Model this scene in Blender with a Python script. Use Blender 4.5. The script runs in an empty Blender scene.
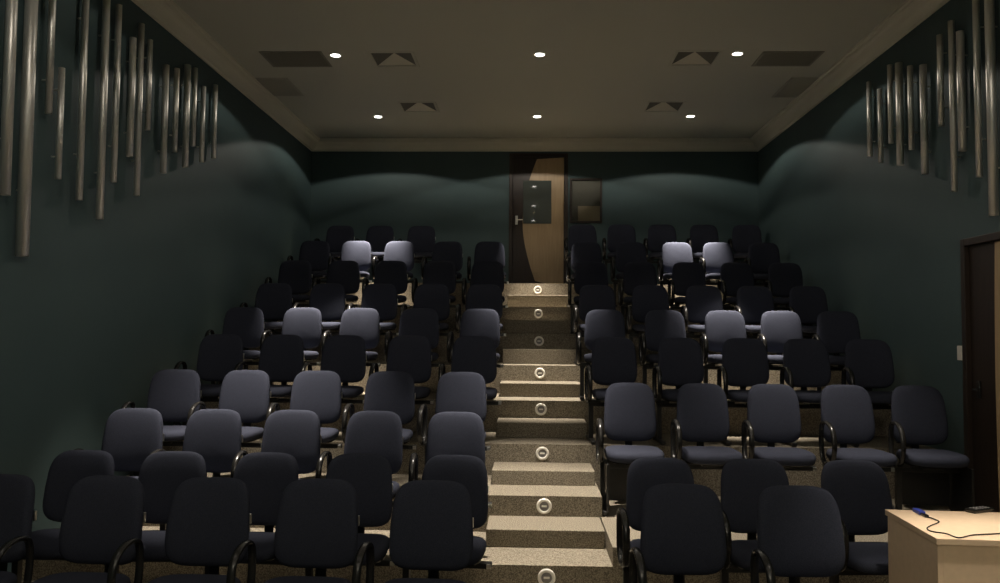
import bpy, bmesh, math, random
from mathutils import Vector, Matrix
random.seed(7)
S = bpy.context.scene
C = S.collection
H = 1.71            # camera height above the flat floor
YA = 5.564          # front of the first tier
D = 0.90            # tier depth
# tread levels A..O above the floor
LV = [z + H for z in (-1.552, -1.425, -1.270, -1.150, -0.992, -0.851, -0.679, -0.535, -0.363, -0.194, -0.010, 0.160, 0.347, 0.524, 0.715)]
XL, XR, YB, YF = -3.491, 3.594, 12.9, -2.6
ZC = 3.05 + H       # ceiling
AX, HW = 0.131, 0.43

# ---------------------------------------------------------------- camera
F, PIT, YAW, ROL = 819.4, 0.0500, 0.0350, 0.0080
cam = bpy.data.cameras.new('camera')
cam.sensor_fit = 'HORIZONTAL'; cam.sensor_width = 36; cam.lens = F * 36 / 1000
co = bpy.data.objects.new('camera', cam); C.objects.link(co)
co.matrix_world = (Matrix.Translation((0, 0, H)) @ Matrix.Rotation(YAW, 4, 'Z') @
                   Matrix.Rotation(math.pi / 2 + PIT, 4, 'X') @ Matrix.Rotation(ROL, 4, 'Z'))
S.camera = co

def ray(x, y):
    dx, dy = x - 500, y - 291.5
    c, s = math.cos(ROL), math.sin(ROL)
    px, py = dx * c + dy * s, -dx * s + dy * c
    r, d2, u = px / F, 1.0, -py / F
    c, s = math.cos(PIT), math.sin(PIT)
    d, Z = d2 * c - u * s, d2 * s + u * c
    c, s = math.cos(YAW), math.sin(YAW)
    return r * c - d * s, d * c + r * s, Z
def at(x, y, X=None, Y=None, Z=None):
    a, b, c = ray(x, y)
    t = X / a if X is not None else Y / b if Y is not None else (Z - H) / c
    return Vector((a * t, b * t, c * t + H))

# ---------------------------------------------------------------- materials
def mat(name, col, rough=.6, metal=0, noise=None, bump=0, bscale=200, emit=None, spec=.5, sheen=0):
    m = bpy.data.materials.new(name); m.use_nodes = True
    nt = m.node_tree; b = nt.nodes['Principled BSDF']
    b.inputs['Base Color'].default_value = (*col, 1)
    b.inputs['Roughness'].default_value = rough
    b.inputs['Metallic'].default_value = metal
    b.inputs['Specular IOR Level'].default_value = spec
    if sheen: b.inputs['Sheen Weight'].default_value = sheen
    if emit:
        b.inputs['Emission Color'].default_value = (*emit[0], 1); b.inputs['Emission Strength'].default_value = emit[1]
    tc = nt.nodes.new('ShaderNodeTexCoord')
    if noise:
        sc, c2, lo, hi = noise
        n = nt.nodes.new('ShaderNodeTexNoise'); n.inputs['Scale'].default_value = sc; n.inputs['Detail'].default_value = 3
        r = nt.nodes.new('ShaderNodeValToRGB'); r.color_ramp.elements[0].position = lo; r.color_ramp.elements[1].position = hi
        r.color_ramp.elements[0].color = (*c2, 1); r.color_ramp.elements[1].color = (*col, 1)
        nt.links.new(tc.outputs['Object'], n.inputs['Vector']); nt.links.new(n.outputs['Fac'], r.inputs['Fac'])
        nt.links.new(r.outputs['Color'], b.inputs['Base Color'])
    if bump:
        n = nt.nodes.new('ShaderNodeTexNoise'); n.inputs['Scale'].default_value = bscale
        bp = nt.nodes.new('ShaderNodeBump'); bp.inputs['Strength'].default_value = bump; bp.inputs['Distance'].default_value = .004
        nt.links.new(tc.outputs['Object'], n.inputs['Vector']); nt.links.new(n.outputs['Fac'], bp.inputs['Height'])
        nt.links.new(bp.outputs['Normal'], b.inputs['Normal'])
    return m
def wood(name, c1, c2, rough=.4):
    m = mat(name, c1, rough); nt = m.node_tree; b = nt.nodes['Principled BSDF']
    tc = nt.nodes.new('ShaderNodeTexCoord'); mp = nt.nodes.new('ShaderNodeMapping'); mp.inputs['Scale'].default_value = (26, 26, 1.4)
    n = nt.nodes.new('ShaderNodeTexNoise'); n.inputs['Scale'].default_value = 2.2; n.inputs['Detail'].default_value = 5
    r = nt.nodes.new('ShaderNodeValToRGB'); r.color_ramp.elements[0].position = .3; r.color_ramp.elements[1].position = .7
    r.color_ramp.elements[0].color = (*c1, 1); r.color_ramp.elements[1].color = (*c2, 1)
    nt.links.new(tc.outputs['Object'], mp.inputs['Vector']); nt.links.new(mp.outputs['Vector'], n.inputs['Vector'])
    nt.links.new(n.outputs['Fac'], r.inputs['Fac']); nt.links.new(r.outputs['Color'], b.inputs['Base Color'])
    return m
M = dict(
    wall=mat('teal_paint', (.070, .112, .115), .62, noise=(1.6, (.063, .102, .106), .3, .7), bump=.12, bscale=90, spec=.35),
    ceil=mat('ceiling_paint', (.63, .62, .53), .9, bump=.08, bscale=60),
    corn=mat('cornice_paint', (.80, .76, .63), .7),
    carpet=mat('speckled_carpet', (.325, .285, .215), .95, noise=(130, (.115, .098, .075), .38, .62), bump=.05, bscale=260, spec=.1),
    fabric=mat('navy_fabric', (.044, .048, .068), .95, noise=(260, (.029, .032, .046), .35, .65), bump=.4, bscale=420, spec=.08),
    black=mat('black_plastic', (.014, .013, .012), .26),
    steel=mat('black_steel', (.014, .014, .014), .38, spec=.5),
    chrome=mat('bright_metal', (.75, .73, .68), .28, 1),
    tube=mat('brushed_aluminium', (.88, .86, .80), .42, .8),
    darkwood=wood('dark_wood', (.020, .013, .009), (.034, .021, .014), .5),
    lightwood=wood('light_wood', (.42, .295, .160), (.50, .365, .205), .45),
    lam=mat('beige_laminate', (.74, .56, .38), .45, noise=(30, (.69, .52, .35), .3, .7)),
    lamedge=mat('laminate_edge', (.52, .39, .27), .5),
    white=mat('white_plastic', (.86, .82, .74), .45),
    lens=mat('grey_lens', (.22, .21, .20), .5),
    grille=mat('grille_metal', (.31, .295, .245), .8),
    grilled=mat('grille_shadow_metal', (.22, .21, .18), .8),
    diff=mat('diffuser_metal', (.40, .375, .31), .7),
    dshade=mat('diffuser_shade_tone', (.16, .155, .13), .8),  # dark tone that imitates shade inside the diffusers
    glow=mat('lamp_glow', (1, 1, 1), .5, emit=((1, .95, .88), 30)),
    blue=mat('blue_plastic', (.03, .05, .32), .4),
    beige=mat('beige_blind', (.88, .76, .56), .8),
)
g = bpy.data.materials.new('window_glass'); g.use_nodes = True
nt = g.node_tree; nt.nodes.clear()
o_ = nt.nodes.new('ShaderNodeOutputMaterial'); mx = nt.nodes.new('ShaderNodeMixShader')
tr = nt.nodes.new('ShaderNodeBsdfTransparent'); tr.inputs[0].default_value = (.97, .97, .97, 1)
gl = nt.nodes.new('ShaderNodeBsdfGlossy'); gl.inputs['Roughness'].default_value = .06
fr = nt.nodes.new('ShaderNodeFresnel'); fr.inputs[0].default_value = 1.5
nt.links.new(fr.outputs[0], mx.inputs[0]); nt.links.new(tr.outputs[0], mx.inputs[1]); nt.links.new(gl.outputs[0], mx.inputs[2]); nt.links.new(mx.outputs[0], o_.inputs[0])
M['glass'] = g
M['doorglass'] = mat('grey_door_glass', (.080, .095, .085), .03, spec=.9)

# ---------------------------------------------------------------- helpers
def obj(name, bm, m, parent=None, smooth=False, mats=None):
    bmesh.ops.recalc_face_normals(bm, faces=bm.faces)
    me = bpy.data.meshes.new(name); bm.to_mesh(me); bm.free()
    for x in (mats or [m]): me.materials.append(x)
    if smooth:
        for p in me.polygons: p.use_smooth = True
    o = bpy.data.objects.new(name, me); C.objects.link(o)
    if parent: o.parent = parent
    return o
def box(bm, a, b, bev=0, mi=0):
    r = bmesh.ops.create_cube(bm, size=1)
    for v in r['verts']:
        v.co = Vector([(a[i] + b[i]) / 2 + v.co[i] * (b[i] - a[i]) for i in range(3)])
    fs = set(f for v in r['verts'] for f in v.link_faces)
    for f in fs: f.material_index = mi
    if bev:
        es = list(set(e for v in r['verts'] for e in v.link_edges))
        bmesh.ops.bevel(bm, geom=es, offset=bev, segments=2, affect='EDGES', profile=.5)
    return bm
def nb(): return bmesh.new()
def tag(o, label=None, cat=None, group=None, kind=None):
    for k, v in (('label', label), ('category', cat), ('group', group), ('kind', kind)):
        if v: o[k] = v
    return o
def thing(name, label, cat, loc=(0, 0, 0), rz=0, group=None):
    o = bpy.data.objects.new(name, None); C.objects.link(o)
    o.location = loc; o.rotation_euler = (0, 0, rz); o.empty_display_size = .1
    return tag(o, label, cat, group)
def copy_thing(o, parent=None):
    c = o.copy(); C.objects.link(c)
    if parent: c.parent = parent
    for ch in list(o.children): copy_thing(ch, c)
    return c
def loft(bm, rings, cap=True):
    vs = [[bm.verts.new(p) for p in r] for r in rings]
    n = len(rings[0])
    for a, b in zip(vs, vs[1:]):
        for i in range(n): bm.faces.new((a[i], a[(i + 1) % n], b[(i + 1) % n], b[i]))
    if cap: bm.faces.new(vs[0]); bm.faces.new(vs[-1])
def sweep(bm, pts, ra, rb=None, n=10, closed=False, side=Vector((1, 0, 0))):
    """tube along pts; ra radius along 'side', rb radius across"""
    rb = rb or ra; pts = [Vector(p) for p in pts]; N = len(pts); vs = []
    for i, p in enumerate(pts):
        t = (pts[(i + 1) % N] - pts[i - 1]) if closed else (pts[min(i + 1, N - 1)] - pts[max(i - 1, 0)])
        t.normalize(); s = side - t * side.dot(t)
        if s.length < 1e-3: s = t.orthogonal()
        s.normalize(); u = t.cross(s)
        vs.append([bm.verts.new(p + s * math.cos(2 * math.pi * k / n) * ra + u * math.sin(2 * math.pi * k / n) * rb) for k in range(n)])
    pr = list(zip(vs, vs[1:])) + ([(vs[-1], vs[0])] if closed else [])
    for a, b in pr:
        for i in range(n): bm.faces.new((a[i], a[(i + 1) % n], b[(i + 1) % n], b[i]))
    if not closed: bm.faces.new(vs[0]); bm.faces.new(vs[-1])
def spline(P, k=6, closed=False):
    P = [Vector(p) for p in P]; N = len(P); out = []
    R = range(N) if closed else range(N - 1)
    for i in R:
        if closed: a, b, c, d = P[i - 1], P[i], P[(i + 1) % N], P[(i + 2) % N]
        else: a, b, c, d = P[max(i - 1, 0)], P[i], P[i + 1], P[min(i + 2, N - 1)]
        for j in range(k):
            t = j / k
            out.append(.5 * ((2 * b) + (c - a) * t + (2 * a - 5 * b + 4 * c - d) * t * t + (3 * b - a - 3 * c + d) * t ** 3))
    if not closed: out.append(P[-1])
    return out
def cyl(bm, c, r, h, n=20, axis='z', r2=None):
    res = bmesh.ops.create_cone(bm, cap_ends=True, segments=n, radius1=r, radius2=r if r2 is None else r2, depth=h)
    R = {'z': Matrix(), 'x': Matrix.Rotation(math.pi / 2, 4, 'Y'), 'y': Matrix.Rotation(math.pi / 2, 4, 'X')}[axis]
    bmesh.ops.transform(bm, matrix=Matrix.Translation(c) @ R, verts=res['verts'])

# ---------------------------------------------------------------- room shell
def struct(name, bm, m, parent=None):
    o = obj(name, bm, m, parent)
    if not parent: o['kind'] = 'structure'
    return o
T = .15
struct('floor', box(nb(), (XL - T, YF - T, -.2), (XR + T, YB + T, 0)), M['carpet'])
DIFF = []
for xa, xb, ya, yb in ((374, 413, 53, 65.5), (674, 714, 53, 65.5), (403, 434, 103.5, 110.5), (648, 679, 103.5, 110.5)):
    a = at(xa, ya, Z=ZC); b = at(xb, yb, Z=ZC)
    DIFF.append(((a.x + b.x) / 2, (a.y + b.y) / 2, .235))
ca, cb = [DIFF[0], DIFF[2]], [DIFF[1], DIFF[3]]
bm = nb()
ysx = [YF - T] + sorted([q for d in (DIFF[0], DIFF[2]) for q in (d[1] - d[2], d[1] + d[2])]) + [YB + T]
for n_ in range(5):
    y0, y1 = ysx[n_], ysx[n_ + 1]
    if n_ in (0, 2, 4): box(bm, (XL - T, y0, ZC), (XR + T, y1, ZC + .15))
    else:
        row = (DIFF[0], DIFF[1]) if n_ == 1 else (DIFF[2], DIFF[3])
        xs_ = [XL - T, row[0][0] - row[0][2], row[0][0] + row[0][2], row[1][0] - row[1][2], row[1][0] + row[1][2], XR + T]
        for m_ in (0, 2, 4): box(bm, (xs_[m_], y0, ZC), (xs_[m_ + 1], y1, ZC + .15))
for n_ in (1, 3): DIFF[n_] = (DIFF[n_][0], DIFF[n_ - 1][1], DIFF[n_][2])
struct('ceiling', bm, M['ceil'])
struct('wall_left', box(nb(), (XL - T, YF - T, 0), (XL, YB + T, ZC)), M['wall'])
# right wall with the side door opening
DY0, DY1, DZ0, DZ1 = 5.93, 6.90, LV[1], H + .80
bm = nb()
box(bm, (XR, YF - T, 0), (XR + T, DY0, ZC)); box(bm, (XR, DY1, 0), (XR + T, YB + T, ZC))
box(bm, (XR, DY0, DZ1), (XR + T, DY1, ZC)); box(bm, (XR, DY0, 0), (XR + T, DY1, DZ0))
struct('wall_right', bm, M['wall'])
# back wall with booth window opening and door opening
dl = at(508.5, 281, Y=YB).x; dr = at(567.5, 281, Y=YB).x; dtz = at(540, 153.5, Y=YB).z; dbz = LV[14]
w0 = at(569.5, 223, Y=YB); w1 = at(602, 178.5, Y=YB)
wx0, wx1, wz0, wz1 = dr + .03, w1.x, w0.z, w1.z
bm = nb()
box(bm, (XL, YB, 0), (dl, YB + T, ZC)); box(bm, (dl, YB, dtz), (dr, YB + T, ZC)); box(bm, (dl, YB, 0), (dr, YB + T, dbz))
box(bm, (dr, YB, 0), (wx0, YB + T, ZC)); box(bm, (wx0, YB, wz1), (wx1, YB + T, ZC)); box(bm, (wx0, YB, 0), (wx1, YB + T, wz0))
box(bm, (wx1, YB, 0), (XR, YB + T, ZC))
struct('wall_back', bm, M['wall'])
struct('wall_front', box(nb(), (XL, YF - T, 0), (XR, YF, ZC)), M['wall'])
# cornice: one moulded profile run round the room
prof = [(0, 0), (0, -.175), (.018, -.175), (.022, -.150), (.050, -.135), (.085, -.105), (.105, -.065), (.125, -.050), (.150, -.045), (.155, -.028), (.175, -.024), (.175, 0)]
def cornice(a, b, inward, name):
    bm = nb(); rings = []
    a, b, inn = Vector(a), Vector(b), Vector(inward); t = (b - a).normalized()
    for p, s in ((a, 1), (b, -1)):
        rings.append([p + inn * u + t * s * u + Vector((0, 0, v)) for u, v in prof])
    loft(bm, rings)
    struct(name, bm, M['corn'])
z = ZC
cornice((XL, YF, z), (XL, YB, z), (1, 0, 0), 'trim_1')
cornice((XL, YB, z), (XR, YB, z), (0, -1, 0), 'trim_2')
cornice((XR, YB, z), (XR, YF, z), (-1, 0, 0), 'trim_3')

# ---------------------------------------------------------------- tiers and stairs
SX0, SX1 = AX - HW, AX + HW
tierfront = [YA + k * D for k in range(8)]
for k in range(8):
    y0 = tierfront[k]; y1 = tierfront[k + 1] if k < 7 else YB
    lv = LV[2 * k]
    bm = nb()
    if k == 0:
        box(bm, (XL, y0, 0), (SX1 + .01, y1, lv))
        box(bm, (SX1 + .01, y0, 0), (XR, y0 + 2 * D, LV[1]))      # wide landing right of the stairs
    elif k == 1:
        box(bm, (XL, y0, 0), (SX1 + .02, y1, lv))
    else:
        box(bm, (XL, y0, 0), (XR, y1, lv))
    tag(obj('seating_tier', bm, M['carpet']), kind='structure')
    if k < 7:
        bm = box(nb(), (SX0, y0 + D / 2, lv), (SX1, y1, LV[2 * k + 1]), .006)
        tag(obj('stair_step', bm, M['carpet']), kind='structure')
# round step lights on every other riser
names = ['lowest', 'second lowest', 'third lowest', 'fourth lowest', 'fourth highest', 'third highest', 'second highest', 'topmost']
for k in range(8):
    zc = (LV[2 * k] + (LV[2 * k - 1] if k else 0)) / 2
    t = thing('step_light', 'round white step light on the %s lit stair riser' % names[k], 'step light', (AX, tierfront[k], zc), 0, 'round step lights up the aisle')
    bm = nb(); N = 28; pr = [(.060, 0), (.060, -.008), (.054, -.014), (.040, -.014), (.036, -.008), (.036, 0)]
    loft(bm, [[Vector((r * math.cos(2 * math.pi * i / N), y, r * math.sin(2 * math.pi * i / N))) for i in range(N)] for r, y in pr], cap=False)
    obj('ring', bm, M['white'], t, True)
    bm = nb(); cyl(bm, (0, -.004, 0), .036, .008, 24, 'y'); obj('lens', bm, M['lens'], t)
    bm = nb(); box(bm, (-.020, -.013, -.006), (.020, -.006, .008), .002); obj('lamp_slot', bm, M['white'], t)

# ---------------------------------------------------------------- doors
# back door (door_1)
def P(u, v, d): return Vector((dl + u, YB + d, dbz + v))
dw, dh = dr - dl, dtz - dbz
root = thing('door_1', None, None); root['kind'] = 'structure'
bm = nb(); fw = .055
box(bm, P(0, 0, -.015), P(fw, dh, .14), .004); box(bm, P(dw - fw, 0, -.015), P(dw, dh, .14), .004); box(bm, P(fw, dh - fw, -.015), P(dw - fw, dh, .14), .004)
obj('door_frame', bm, M['darkwood'], root)
obj('door_leaf', box(nb(), P(fw + .003, .004, .020), P(dw - fw - .003, dh - fw - .003, .060), .002), M['darkwood'], root)
arc = [(at(x, y, Y=YB).x, at(x, y, Y=YB).z) for x, y in ((537, 159), (532, 172), (527, 188), (524, 203), (522.8, 218), (523, 232), (525.5, 248), (530, 266), (535, 281))]
arc = [(p.x, p.y) for p in spline([(a, b, 0) for a, b in arc], 4)]
def veneer(poly, y0, y1, axis='y'):
    bm = nb()
    if axis == 'y': r = [[Vector((a, y, b)) for a, b in poly] for y in (y0, y1)]
    else: r = [[Vector((y, a, b)) for a, b in poly] for y in (y0, y1)]
    loft(bm, r); return bm
ztop = dtz - fw - .006; zb = dbz + .006
arc = [(a, min(max(b, zb), ztop)) for a, b in arc]
xr = dr - fw - .008
obj('veneer', veneer(arc + [(xr, zb), (xr, ztop)], YB + .012, YB + .0205), M['lightwood'], root)
g0 = at(523, 223.5, Y=YB); g1 = at(551.5, 180.5, Y=YB)
bm = nb(); box(bm, (g0.x, YB + .004, g0.z), (g1.x, YB + .012, g1.z), .001)
obj('window_pane', bm, M['doorglass'], root)
h = at(516.5, 220, Y=YB)
bm = nb(); box(bm, (h.x - .02, YB + .008, h.z - .07), (h.x + .02, YB + .02, h.z + .07), .004); sweep(bm, [(h.x, YB + .01, h.z), (h.x, YB - .035, h.z), (h.x + .02, YB - .045, h.z), (h.x + .10, YB - .045, h.z)], .008, n=8, side=Vector((0, 0, 1)))
obj('door_handle', bm, M['chrome'], root)
# side door (door_2) in the right wall
root = thing('door_2', None, None); root['kind'] = 'structure'
bm = nb(); fw = .06
box(bm, (XR - .02, DY0, DZ0), (XR + .14, DY0 + fw, DZ1), .004); box(bm, (XR - .02, DY1 - fw, DZ0), (XR + .14, DY1, DZ1), .004); box(bm, (XR - .02, DY0 + fw, DZ1 - fw), (XR + .14, DY1 - fw, DZ1), .004)
obj('door_frame', bm, M['darkwood'], root)
obj('door_leaf', box(nb(), (XR + .02, DY0 + fw + .003, DZ0 + .004), (XR + .06, DY1 - fw - .003, DZ1 - fw - .003), .002), M['darkwood'], root)
za, zt = DZ0 + .006, DZ1 - fw - .006; ys = DY0 + fw + .008
arc2 = [(p.x, p.y) for p in spline([(6.46, za, 0), (6.475, za + .5, 0), (6.48, (za + zt) / 2, 0), (6.47, zt - .5, 0), (6.45, zt, 0)], 4)]
obj('veneer', veneer([(ys, zt), (ys, za)] + arc2, XR + .012, XR + .0205, 'x'), M['lightwood'], root)
bm = nb(); hz = DZ0 + 1.0; hy = DY1 - fw - .12
box(bm, (XR + .006, hy - .02, hz - .07), (XR + .02, hy + .02, hz + .07), .004)
sweep(bm, [(XR + .01, hy, hz), (XR - .035, hy, hz), (XR - .045, hy - .02, hz), (XR - .045, hy - .10, hz)], .008, n=8, side=Vector((0, 0, 1)))
obj('door_handle', bm, M['steel'], root)
# booth window beside the back door
root = thing('window_1', None, None); root['kind'] = 'structure'
bm = nb(); f = .030
box(bm, (wx0, YB - .02, wz0), (wx0 + f, YB + .14, wz1), .003); box(bm, (wx1 - f, YB - .02, wz0), (wx1, YB + .14, wz1), .003)
box(bm, (wx0 + f, YB - .02, wz0), (wx1 - f, YB + .14, wz0 + f), .003); box(bm, (wx0 + f, YB - .02, wz1 - f), (wx1 - f, YB + .14, wz1), .003)
obj('window_frame', bm, M['darkwood'], root)
bm = nb(); box(bm, (wx0 + f, YB - .012, wz0 + f), (wx1 - f, YB - .008, wz1 - f)); obj('window_pane', bm, M['glass'], root)
bm = nb(); box(bm, (wx0 + f, YB + .012, wz0 + f), (wx1 - f, YB + .03, wz1 - f)); obj('blackout_board', bm, mat('grey_board', (.22, .22, .18), .8), root)
zz = at(585, 206, Y=YB).z; xx = at(578, 206, Y=YB).x
bm = nb(); box(bm, (xx, YB - .003, wz0 + f), (wx1 - f, YB + .006, zz), .003); obj('blind_panel', bm, M['beige'], root)
bm = nb(); box(bm, (wx0 + f, YB - .001, wz0 + f), (xx, YB + .007, zz), .003); obj('side_panel', bm, mat('grey_panel', (.24, .235, .21), .8), root)

# switch plates on the right wall
for (px, py, lab) in ((961, 353, 'white wall switch plate beside the side door frame'), (938, 407, 'white socket plate low on right wall behind last chair')):
    p = at(px, py, X=XR)
    t = thing('switch_plate', lab, 'switch', (XR, p.y, p.z), 0, 'white plates on the right wall')
    obj('plate', box(nb(), (-.010, -.045, -.06), (0, .045, .06), .003), M['white'], t)
    obj('rocker', box(nb(), (-.015, -.016, -.028), (-.009, .016, .028), .002), M['white'], t)

# ---------------------------------------------------------------- wall tubes
L = [(3.5, 0, 4.5, 195, 11), (24, 0, 22, 256.5, 12.5), (50.5, 2, 48.5, 113.5, 7), (61, 68, 58, 179, 6.3), (85.5, 2, 79, 200, 7), (107.5, -6, 99.5, 219, 7.4),
     (119, 5, 113.5, 182, 6.2), (132.5, 38, 129.5, 156.5, 7), (141, 24, 136.5, 195.5, 6), (149.5, 40, 147.5, 130, 5.5), (165.5, 65, 163, 173, 6.5),
     (176, 68.5, 174.5, 152, 5.5), (187.5, 65, 185, 167, 6.5), (195, 68, 193, 146, 5), (204.5, 86.5, 201.5, 162, 5), (214.5, 85, 213.5, 158.5, 5)]
Rr = [(868, 82, 870, 156.5, 5), (879.5, 89, 881, 162.5, 5), (889, 65, 891, 143.5, 5), (898, 63, 900.5, 165, 7), (909.5, 66, 911.5, 149.5, 5.5),
      (921.5, 65, 925, 174, 7), (940, 35, 941.5, 126, 6), (951, 21, 954.5, 191.5, 6), (959.5, 31.5, 962.5, 151, 7.5), (976, -4, 979.5, 177, 6.5), (990, -6, 994, 215.5, 9)]
ordn = ['first', 'second', 'third', 'fourth', 'fifth', 'sixth', 'seventh', 'eighth', 'ninth', 'tenth', 'eleventh', 'twelfth', 'thirteenth', 'fourteenth', 'fifteenth', 'sixteenth']
TOPZ = ZC - .30
def tubes(lst, wx, sgn, side):
    n = len(lst)
    for i, (xt, yt, xb, yb, w) in enumerate(lst):
        off = .055
        pb = at(xb, yb, X=wx + sgn * off)
        r = max(.02, w * pb.y / F / 2)
        pt = at(xt, max(yt, 1), X=wx + sgn * off)
        zt = TOPZ if yt < 3 else min((pt.z - H) / pt.y * pb.y + H, TOPZ)
        ln = zt - pb.z
        size = 'short' if ln < .85 else 'medium length' if ln < 1.25 else 'long'
        order = i if side == 'left' else n - 1 - i
        thick = 'thick' if r > .035 else 'slim'
        t = thing('wall_tube', '%s %s metal tube on the %s wall, %s from the camera' % (size, thick, side, ordn[order] if order else 'nearest'), 'wall tube',
                  (wx + sgn * off, pb.y, pb.z), 0, 'metal tubes on the %s wall' % side)
        bm = nb(); N = 20; th = .004
        ring = lambda rr, zz: [Vector((rr * math.cos(2 * math.pi * q / N), rr * math.sin(2 * math.pi * q / N), zz)) for q in range(N)]
        loft(bm, [ring(r - th, .03), ring(r - th, 0), ring(r, 0), ring(r, ln), ring(r - th, ln), ring(r - th, ln - .03)])
        o = obj('pipe', bm, M['tube'], t)
        for p in o.data.polygons:
            p.use_smooth = abs(p.normal.z) < .5
        for zz in (ln * .2, ln * .8):
            bm = nb(); a, b = sorted((-sgn * (r - .003), -sgn * off)); cyl(bm, ((a + b) / 2, 0, zz), .006, b - a, 10, 'x')
            obj('wall_bracket', bm, M['tube'], t)
tubes(L, XL, 1, 'left'); tubes(Rr, XR, -1, 'right')

# ---------------------------------------------------------------- chairs
def sup(a, b, n, N=40, taper=0):
    out = []
    for i in range(N):
        t = 2 * math.pi * i / N; c, s = math.cos(t), math.sin(t)
        x = a * math.copysign(abs(c) ** (2 / n), c); z = b * math.copysign(abs(s) ** (2 / n), s)
        out.append((x * (1 - taper * z / b), z))
    return out
def back_mesh():
    bm = nb(); O = sup(.214, .222, 4.3, 44, .055); cz = .711; rings = []
    for s, y in ((.25, .030), (.75, .031), (.93, .026), (.985, .012), (1, -.006), (.985, -.022), (.94, -.034), (.84, -.041), (.6, -.045), (.25, -.046)):
        r = []
        for x, zz in O:
            e = 1 - s
            X, Z = x * s, zz * s
            if s > .8: X = math.copysign(max(abs(x) - .212 * (1 - s), 0), x); Z = math.copysign(max(abs(zz) - .212 * (1 - s), 0), zz)
            yy = y - .55 * X * X * 1.0 + .35 * (Z + .05) ** 2 + Z * .14
            r.append(Vector((X, yy, cz + Z)))
        rings.append(r)
    loft(bm, rings); return bm
def seat_mesh():
    bm = nb(); O = sup(.230, .225, 4.2, 44, 0); rings = []
    for s, zz in ((.3, .392), (.9, .392), (.97, .402), (1, .428), (.985, .448), (.94, .461), (.8, .468), (.3, .464)):
        r = []
        for x, y in O:
            X = x * s; Y = y * s
            if s > .8: X = math.copysign(max(abs(x) - .23 * (1 - s), 0), x); Y = math.copysign(max(abs(y) - .23 * (1 - s), 0), y)
            drop = -.9 * max(0, -Y - .10) ** 2
            r.append(Vector((X, -.285 + Y, zz + drop)))
        rings.append(r)
    loft(bm, rings); return bm
def leg_at(parent, x):
    bm = nb()
    box(bm, (x - .02, -.275, .035), (x + .02, -.225, .345), .004)
    box(bm, (x - .022, -.455, .012), (x + .022, -.01, .037), .006)
    cyl(bm, (x, -.43, .006), .018, .012, 12); cyl(bm, (x, -.04, .006), .018, .012, 12)
    return obj('leg', bm, M['steel'], parent)
def make_chair():
    t = thing('auditorium_chair', None, 'chair')
    t['group'] = 'padded chairs standing in rows'
    obj('seat', seat_mesh(), M['fabric'], t, True)
    obj('backrest', back_mesh(), M['fabric'], t, True)
    bm = nb(); O = sup(.190, .195, 4, 32, .055); rings = []
    for s, y in ((1, .030), (1, .040), (.93, .052), (.6, .058), (.2, .058)):
        rings.append([Vector((x * s, y - .55 * (x * s) ** 2 + .35 * (q * s + .05) ** 2 + q * s * .14, .718 + q * s)) for x, q in O])
    loft(bm, rings); obj('back_shell', bm, M['black'], t, True)
    bm = nb(); O = sup(.215, .205, 4, 28); loft(bm, [[Vector((x * s, -.285 + y * s, zz)) for x, y in O] for s, zz in ((.9, .378), (1, .384), (1, .3925))])
    obj('seat_pan', bm, M['black'], t)
    bm = nb(); sweep(bm, spline([(0, -.22, .370), (0, -.02, .368), (0, .045, .395), (0, .062, .47), (0, .058, .60), (0, .062, .72)], 6), .030, .008, 8)
    obj('back_support', bm, M['steel'], t)
    # closed loop armrest on one side
    loop = [(a_, b_, c_ * .955 + .006) for a_, b_, c_ in [(-.277, -.40, .40), (-.277, -.455, .47), (-.277, -.468, .56), (-.277, -.44, .645), (-.277, -.37, .690), (-.277, -.28, .700), (-.277, -.215, .675), (-.277, -.195, .60), (-.277, -.20, .50), (-.277, -.225, .42), (-.277, -.30, .385)]]
    bm = nb(); sweep(bm, spline(loop, 5, True), .021, .013, 10, True); obj('armrest', bm, M['black'], t, True)
    bm = nb(); box(bm, (-.270, -.30, .352), (-.16, -.22, .378), .004); box(bm, (-.289, -.31, .352), (-.265, -.24, .392), .003); obj('arm_bracket', bm, M['steel'], t)
    bm = nb(); box(bm, (-.268, -.275, .318), (.268, -.225, .352), .004); box(bm, (-.07, -.33, .345), (.07, -.15, .380), .004); obj('beam', bm, M['steel'], t)
    bm = nb(); box(bm, (.240, -.283, .322), (.267, -.274, .348), .002); obj('beam_cap', bm, M['chrome'], t)['label'] = 'bright metal end clip'
    bm = nb(); box(bm, (.196, .004, .70), (.212, .022, .752), .003); box(bm, (.12, .02, .722), (.206, .030, .734)); obj('bracket', bm, M['chrome'], t)['label'] = 'bright metal side clip'
    leg_at(t, -.245)
    return t
proto = make_chair()
used = False
def levels(k, side):
    if k < 0: return 0
    if side == 'right' and k <= 1: return LV[1]
    return LV[2 * k]
A5 = [-.51, -1.12, -1.74, -2.35, -2.97]; B5 = [.81, 1.42, 2.04, 2.63, 3.22]
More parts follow.
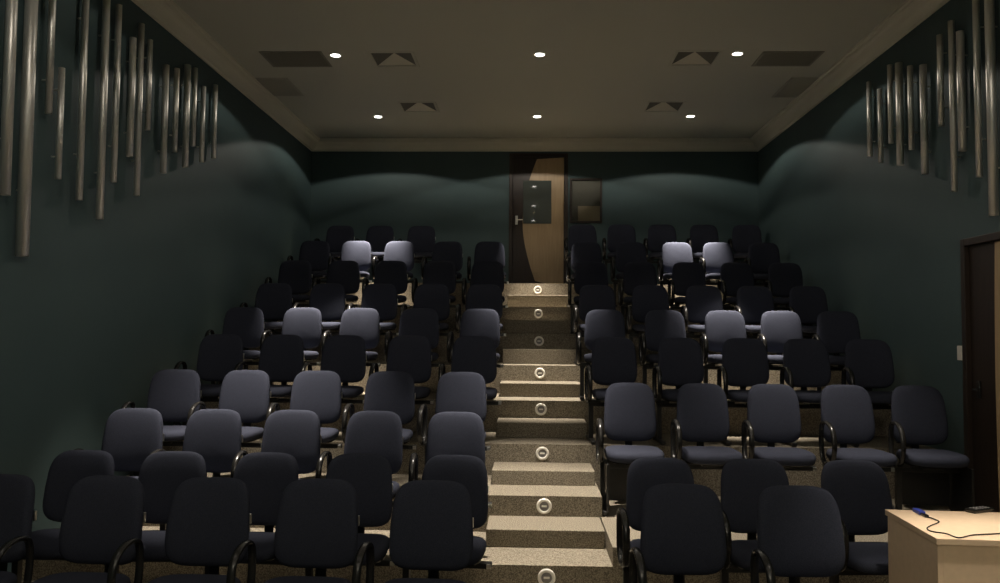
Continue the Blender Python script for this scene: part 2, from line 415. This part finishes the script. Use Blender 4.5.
chairs = [  # side, tier index, X list from the aisle outwards
    ('left', -2, [-.49, -1.085, -1.655, -2.215, -2.80]), ('left', -1, [-.455, -1.06, -1.65, -2.25, -2.84]),
    ('left', 0, [-.525, -1.125, -1.735, -2.32, -2.92]), ('left', 1, [-.56, -1.165, -1.79, -2.40, -3.01]),
    ('left', 2, [-.515, -1.135, -1.765, -2.365, -2.96]), ('left', 3, [-.515, -1.165, -1.80, -2.425, -3.06]),
    ('left', 4, [-.52, -1.14, -1.76, -2.38, -3.02]), ('left', 5, [-.53, -1.15, -1.78, -2.40, -3.03]),
    ('left', 6, [-.55, -1.14, -1.82, -2.43, -3.02]), ('left', 7, [-1.63, -2.26, -2.87]),
    ('right', -2, [.79, 1.38]), ('right', -1, [.825, 1.405, 2.015]),
    ('right', 1, [.85, 1.45, 2.035, 2.635, 3.22]), ('right', 2, [.81, 1.435, 2.04, 2.61, 3.19]),
    ('right', 3, [.81, 1.44, 2.07, 2.655, 3.245]), ('right', 4, [.80, 1.42, 2.04, 2.63, 3.24]),
    ('right', 5, [.80, 1.42, 2.04, 2.65, 3.26]), ('right', 6, [.80, 1.42, 2.055, 2.62, 3.25]), ('right', 7, [.805, 1.39, 1.995, 2.62, 3.255])]
rown = {'left': 0, 'right': 0}
lit = {('left', 6, 2), ('left', 6, 3), ('left', 3, 2), ('left', 3, 3), ('right', 6, 2), ('right', 6, 3), ('right', 3, 2), ('right', 3, 3)}
for side, k, xs in chairs:
    rn = rown[side]; rown[side] += 1
    rowname = 'front row' if rn == 0 else 'top row' if k == 7 else ordn[rn] + ' row'
    for i, x in enumerate(xs):
        c = proto if not used else copy_thing(proto)
        used = True
        y = YA + .47 + k * D + (.0 if k >= 0 else .05)
        rz = random.uniform(-.045, .045)
        if side == 'left' and i == 4 and k >= 0: rz += .12
        if side == 'right' and i == 4: rz -= .10
        if k < 0: rz += random.uniform(-.05, .05)
        c.location = (x, y, levels(k, side)); c.rotation_euler = (0, 0, rz)
        if side == 'right' and k == 1: c.scale = (1, 1, 1.085)
        if side == 'left' and k == 0: c.scale = (1, 1, 1.035)
        if side == 'left' and k == 2 or side == 'right' and k == 2: c.scale = (1, 1, 1.025)
        if side == 'left' and k == 7: c.scale = (1, 1, .965)
        colr = 'spotlit blue-grey' if (side, k, i) in lit else 'dark navy'
        pos = 'nearest the aisle' if i == 0 and k != 7 else ('nearest the wall' if (i == len(xs) - 1 and len(xs) > 3) else ordn[i] + ' from the aisle')
        if k == 7 and side == 'left': pos = ('nearest the aisle', 'middle one', 'nearest the wall')[i]
        if k == 7 and side == 'right' and i == 0: pos = 'nearest the aisle'
        c['label'] = '%s padded chair in the %s %s of the stairs, %s' % (colr, rowname, side, pos)
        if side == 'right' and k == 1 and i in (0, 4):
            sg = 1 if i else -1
            bm = nb(); a_, b_ = sorted((sg * .215, sg * .235)); box(bm, (a_, -.47, .03), (b_, -.03, .375), .003)  # black panels added in the dark area under both end seats
            obj('side_panel', bm, M['steel'], c)['label'] = 'black upright panel under the seat at the row end'
            obj('under_seat_panel', box(nb(), (-.20, -.10, .05), (.20, -.085, .36), .003), M['steel'], c)
        if i == len(xs) - 1 and side == 'right':
            leg_at(c, .245)

# ---------------------------------------------------------------- desk
TZ = .76
p1 = at(885, 509.3, Z=TZ); p2 = at(936.5, 538.5, Z=TZ)
fdir = (at(1000, 537, Z=TZ) - p2).normalized(); ux = Vector((p1 - p2)); uy = ux.normalized()
W = 1.5
bdir = Vector((uy.y, -uy.x, 0))
desk = thing('desk', 'pale beige laminate desk at the front right, cable and remote on top', 'desk', (p2.x, p2.y, 0), math.atan2(bdir.y, bdir.x))
dd = ux.length
obj('desk_top', box(nb(), (0, 0, TZ - .03), (W, dd, TZ), .002), M['lam'], desk)
obj('side_panel', box(nb(), (.006, .006, 0), (.03, dd - .02, TZ - .03), .001), M['lam'], desk)
obj('side_panel', box(nb(), (W - .03, .006, 0), (W - .006, dd - .02, TZ - .03), .001), M['lam'], desk)
obj('front_panel', box(nb(), (.03, .006, .0), (W - .03, .028, TZ - .03), .001), M['lam'], desk)
# cable with blue plug
zt = TZ + .004
ps = [(927, 517), (934, 519), (939, 522), (931, 525.5), (927, 528.5), (932, 531.5), (946, 533.6), (958.6, 537.7), (974, 535), (1000, 533.6), (1030, 531)]
q = [at(x, y, Z=zt) for x, y in ps]
t = thing('cable', 'thin black cable with a blue plug lying across the desk top', 'cable', (q[0].x, q[0].y, TZ))
bm = nb(); sweep(bm, [v - Vector((q[0].x, q[0].y, TZ)) for v in spline(q, 6)], .0035, n=6, side=Vector((0, 0, 1))); obj('cord', bm, M['black'], t, True)
d = (at(917, 511.5, Z=zt) - q[0]); d.z = 0; L_ = d.length; a = math.atan2(d.y, d.x)
bm = nb(); box(bm, (0, -.011, 0), (L_ * .5, .011, .014), .003); o = obj('plug_grip', bm, M['black'], t); o.rotation_euler.z = a
bm = nb(); box(bm, (L_ * .45, -.017, 0), (L_ * 1.15, .017, .020), .004); o = obj('plug_shell', bm, M['blue'], t); o.rotation_euler.z = a
# handset
r0 = at(974, 514, Z=TZ); r1 = at(999, 511, Z=TZ)
dv = r1 - r0; t = thing('remote_control', 'flat black remote control lying near the back edge of the desk', 'remote control', (r0.x, r0.y, TZ), math.atan2(dv.y, dv.x))
obj('body', box(nb(), (0, -.005, 0), (.16, .055, .022), .006), M['black'], t)
bm = nb()
for i in range(5):
    for j in range(3): box(bm, (.02 + i * .024, .004 + j * .016, .021), (.036 + i * .024, .013 + j * .016, .0245), .001)
obj('buttons', bm, M['lens'], t)

# ---------------------------------------------------------------- ceiling things
LX = (-2.15, .105, 2.25); LY = (11.425, 8.846, 6.267, 3.688, 1.109)
side_n = ('left', 'centre', 'right'); row_n = ('far', 'near')
def fixture_light(parent, power, beam, hi, mid, low, edge=.962, core=.990, col=(1, .90, .78)):
    """spot with the luminaire's own distribution: narrow beam plus a rim of wide spill up to the cut-off angle"""
    l = bpy.data.lights.new('downlight_lamp', 'SPOT'); l.energy = power; l.spot_size = math.radians(144.5); l.spot_blend = .06
    l.shadow_soft_size = .03; l.color = col; l.use_nodes = True
    nt = l.node_tree; em = [n for n in nt.nodes if n.type == 'EMISSION'][0]
    tc = nt.nodes.new('ShaderNodeTexCoord'); sp = nt.nodes.new('ShaderNodeSeparateXYZ'); ab = nt.nodes.new('ShaderNodeMath'); ab.operation = 'ABSOLUTE'
    rp = nt.nodes.new('ShaderNodeValToRGB'); cr = rp.color_ramp
    for k, (p, v) in enumerate(((.30, hi), (.42, (hi * .6 + mid * .4)), (.55, mid), (.75, low), (edge, low), (edge + (core - edge) * .43, beam * .33), (core, beam))):
        e = cr.elements[k] if k < 2 else cr.elements.new(p)
        e.position = p; e.color = (v, v, v, 1)
    nt.links.new(tc.outputs['Normal'], sp.inputs[0]); nt.links.new(sp.outputs[2], ab.inputs[0]); nt.links.new(ab.outputs[0], rp.inputs[0])
    nt.links.new(rp.outputs[0], em.inputs['Strength'])
    o = bpy.data.objects.new('downlight_lamp', l); C.objects.link(o); o.location = (0, 0, -.03); o.parent = parent
# per row: power, beam, spill at rim, mid, low
LP = {0: (5700, .95, .018, .0029, .0003), 1: (5200, 1, .0118, .0026, .0004), 2: (3400, 1, .0065, .0032, .0012, .938, .986), 3: (1300, .05, .06, .037, .024), 4: (1300, .10, .06, .05, .03)}
for j, ly in enumerate(LY):
    for i, lx in enumerate(LX):
        if j < 2:
            lab = 'small round ceiling downlight, %s one of the %s row' % (side_n[i], row_n[j])
        else: lab = 'small round ceiling downlight above the front seats and stage'
        t = thing('downlight', lab, 'ceiling light', (lx, ly, ZC), 0, 'round downlights in the ceiling')
        bm = nb(); N = 28; pr = [(.072, 0), (.072, -.006), (.064, -.010), (.052, -.008), (.050, 0)]
        loft(bm, [[Vector((r * math.cos(2 * math.pi * q / N), r * math.sin(2 * math.pi * q / N), zz)) for q in range(N)] for r, zz in pr], cap=False)
        obj('trim_ring', bm, M['corn'], t, True)
        bm = nb(); cyl(bm, (0, 0, -.0035), .050, .006, 24); obj('bulb', bm, M['glow'], t)
        a_ = list(LP[j])
        if i == 1 and j < 2: a_[1] *= .62
        if (i, j) == (2, 3): a_[1] = 1.7
        if (i, j) == (2, 2): a_[0] *= .42
        fixture_light(t, *a_)
# ceiling grilles and square diffusers
def quad(p):
    return [at(x, y, Z=ZC) for x, y in p]
def grille(px, name, lab, m, m2):
    q = quad(px); x0 = (q[0].x + q[3].x) / 2; x1 = (q[1].x + q[2].x) / 2; yf = (q[0].y + q[1].y) / 2; yn = (q[2].y + q[3].y) / 2
    y0, y1 = min(yf, yn), max(yf, yn)
    t = thing(name, lab, 'vent', ((x0 + x1) / 2, (y0 + y1) / 2, ZC), 0, 'flat grilles in the ceiling')
    w, h = (x1 - x0) / 2, (y1 - y0) / 2
    bm = nb(); e = .03
    box(bm, (-w, -h, -.008), (-w + e, h, 0), .002); box(bm, (w - e, -h, -.008), (w, h, 0), .002); box(bm, (-w + e, -h, -.008), (w - e, -h + e, 0)); box(bm, (-w + e, h - e, -.008), (w - e, h, 0))
    obj('frame', bm, m, t)
    bm = nb(); n = int((2 * h - 2 * e) / .03)
    for k in range(n):
        y = -h + e + .015 + k * .03
        box(bm, (-w + e, y - .004, -.012), (w - e, y + .012, -.004))
    obj('slats', bm, m, t)
    bm = nb(); box(bm, (-w + e, -h + e, -.003), (w - e, h - e, 0)); obj('backing', bm, m2, t)
grille([(262, 52), (320, 50.5), (333, 66), (271, 67)], 'ceiling_grille', 'dark rectangular ceiling grille left of the near row of downlights', M['grille'], M['grilled'])
grille([(764, 50.5), (822, 52), (811, 66), (751, 65.5)], 'ceiling_grille', 'dark rectangular ceiling grille right of the near row of downlights', M['grille'], M['grilled'])
fm = mat('faint_panel_paint', (.50, .485, .41), .85)
grille([(252, 78.5), (285, 77), (306, 95), (274, 96)], 'ceiling_grille', 'faint grey ceiling panel beside the left cornice', fm, fm)
grille([(793, 77), (826, 78), (803, 97), (770, 97)], 'ceiling_grille', 'faint grey ceiling panel beside the right cornice', fm, fm)
def diffuser(d, lab):
    cx, cy, w = d
    t = thing('square_diffuser', lab, 'vent', (cx, cy, ZC), 0, 'square air diffusers in the ceiling')
    sq = lambda q, zz: [Vector((x * q, y * q, zz)) for x, y in ((-1, -1), (1, -1), (1, 1), (-1, 1))]
    bm = nb(); loft(bm, [sq(w + .022, 0), sq(w + .020, -.006), sq(w - .012, -.006), sq(w - .014, .02)], cap=False); obj('frame', bm, M['ceil'], t)
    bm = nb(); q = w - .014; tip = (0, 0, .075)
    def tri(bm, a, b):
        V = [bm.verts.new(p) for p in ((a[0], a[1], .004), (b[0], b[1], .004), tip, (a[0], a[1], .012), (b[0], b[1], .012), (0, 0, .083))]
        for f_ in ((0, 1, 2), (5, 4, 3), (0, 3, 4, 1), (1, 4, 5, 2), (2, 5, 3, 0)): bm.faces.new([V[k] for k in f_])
    tri(bm, (-q, q), (q, q)); obj('lit_blade', bm, M['corn'], t)  # far blade gets the pale paint so that it looks lit
    bm = nb(); tri(bm, (-q, -q), (q, -q)); tri(bm, (-q, -q), (-q, q)); tri(bm, (q, -q), (q, q)); obj('shaded_blades', bm, M['dshade'], t)  # near and side blades coloured dark to stand in for shade
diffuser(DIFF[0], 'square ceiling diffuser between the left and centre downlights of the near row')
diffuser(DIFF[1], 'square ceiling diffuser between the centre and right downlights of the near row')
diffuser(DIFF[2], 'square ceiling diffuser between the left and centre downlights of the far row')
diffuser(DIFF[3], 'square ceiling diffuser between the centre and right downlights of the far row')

# ---------------------------------------------------------------- front of the room (behind the camera): added batten, unseen, for fill light
t = thing('fill_batten', 'added unseen batten giving fill light from behind the camera', 'ceiling light', (0, -.9, ZC - .55))
bm = nb(); box(bm, (-1.2, -.06, 0), (1.2, .06, .05), .008); obj('housing', bm, M['white'], t)
bm = nb(); box(bm, (-1.0, -.008, .05), (-.98, .008, .55)); box(bm, (.98, -.008, .05), (1.0, .008, .55)); obj('hanger', bm, M['steel'], t)
l = bpy.data.lights.new('front_fill_light', 'AREA'); l.shape = 'RECTANGLE'; l.size = 2.4; l.size_y = .12; l.energy = 95; l.color = (1, .90, .72)  # added fill for the front rows, not a known lamp
o = bpy.data.objects.new('front_fill_light', l); C.objects.link(o); o.location = (0, 0, -.02); o.parent = t
l = bpy.data.lights.new('ceiling_fill_light', 'AREA'); l.shape = 'RECTANGLE'; l.size = 2.4; l.size_y = .10; l.energy = 125; l.color = (1, .92, .76)  # added upward fill to brighten the ceiling
o = bpy.data.objects.new('ceiling_fill_light', l); C.objects.link(o); o.location = (0, 0, .06); o.rotation_euler = (math.pi, 0, 0); o.parent = t

# ---------------------------------------------------------------- world and colour
w = bpy.data.worlds.new('world'); S.world = w; w.use_nodes = True
w.node_tree.nodes['Background'].inputs[0].default_value = (0, 0, 0, 1); w.node_tree.nodes['Background'].inputs[1].default_value = 0
vs = S.view_settings; vs.view_transform = 'Standard'; vs.look = 'None'; vs.gamma = 1; vs.use_curve_mapping = False; vs.exposure = -1.0
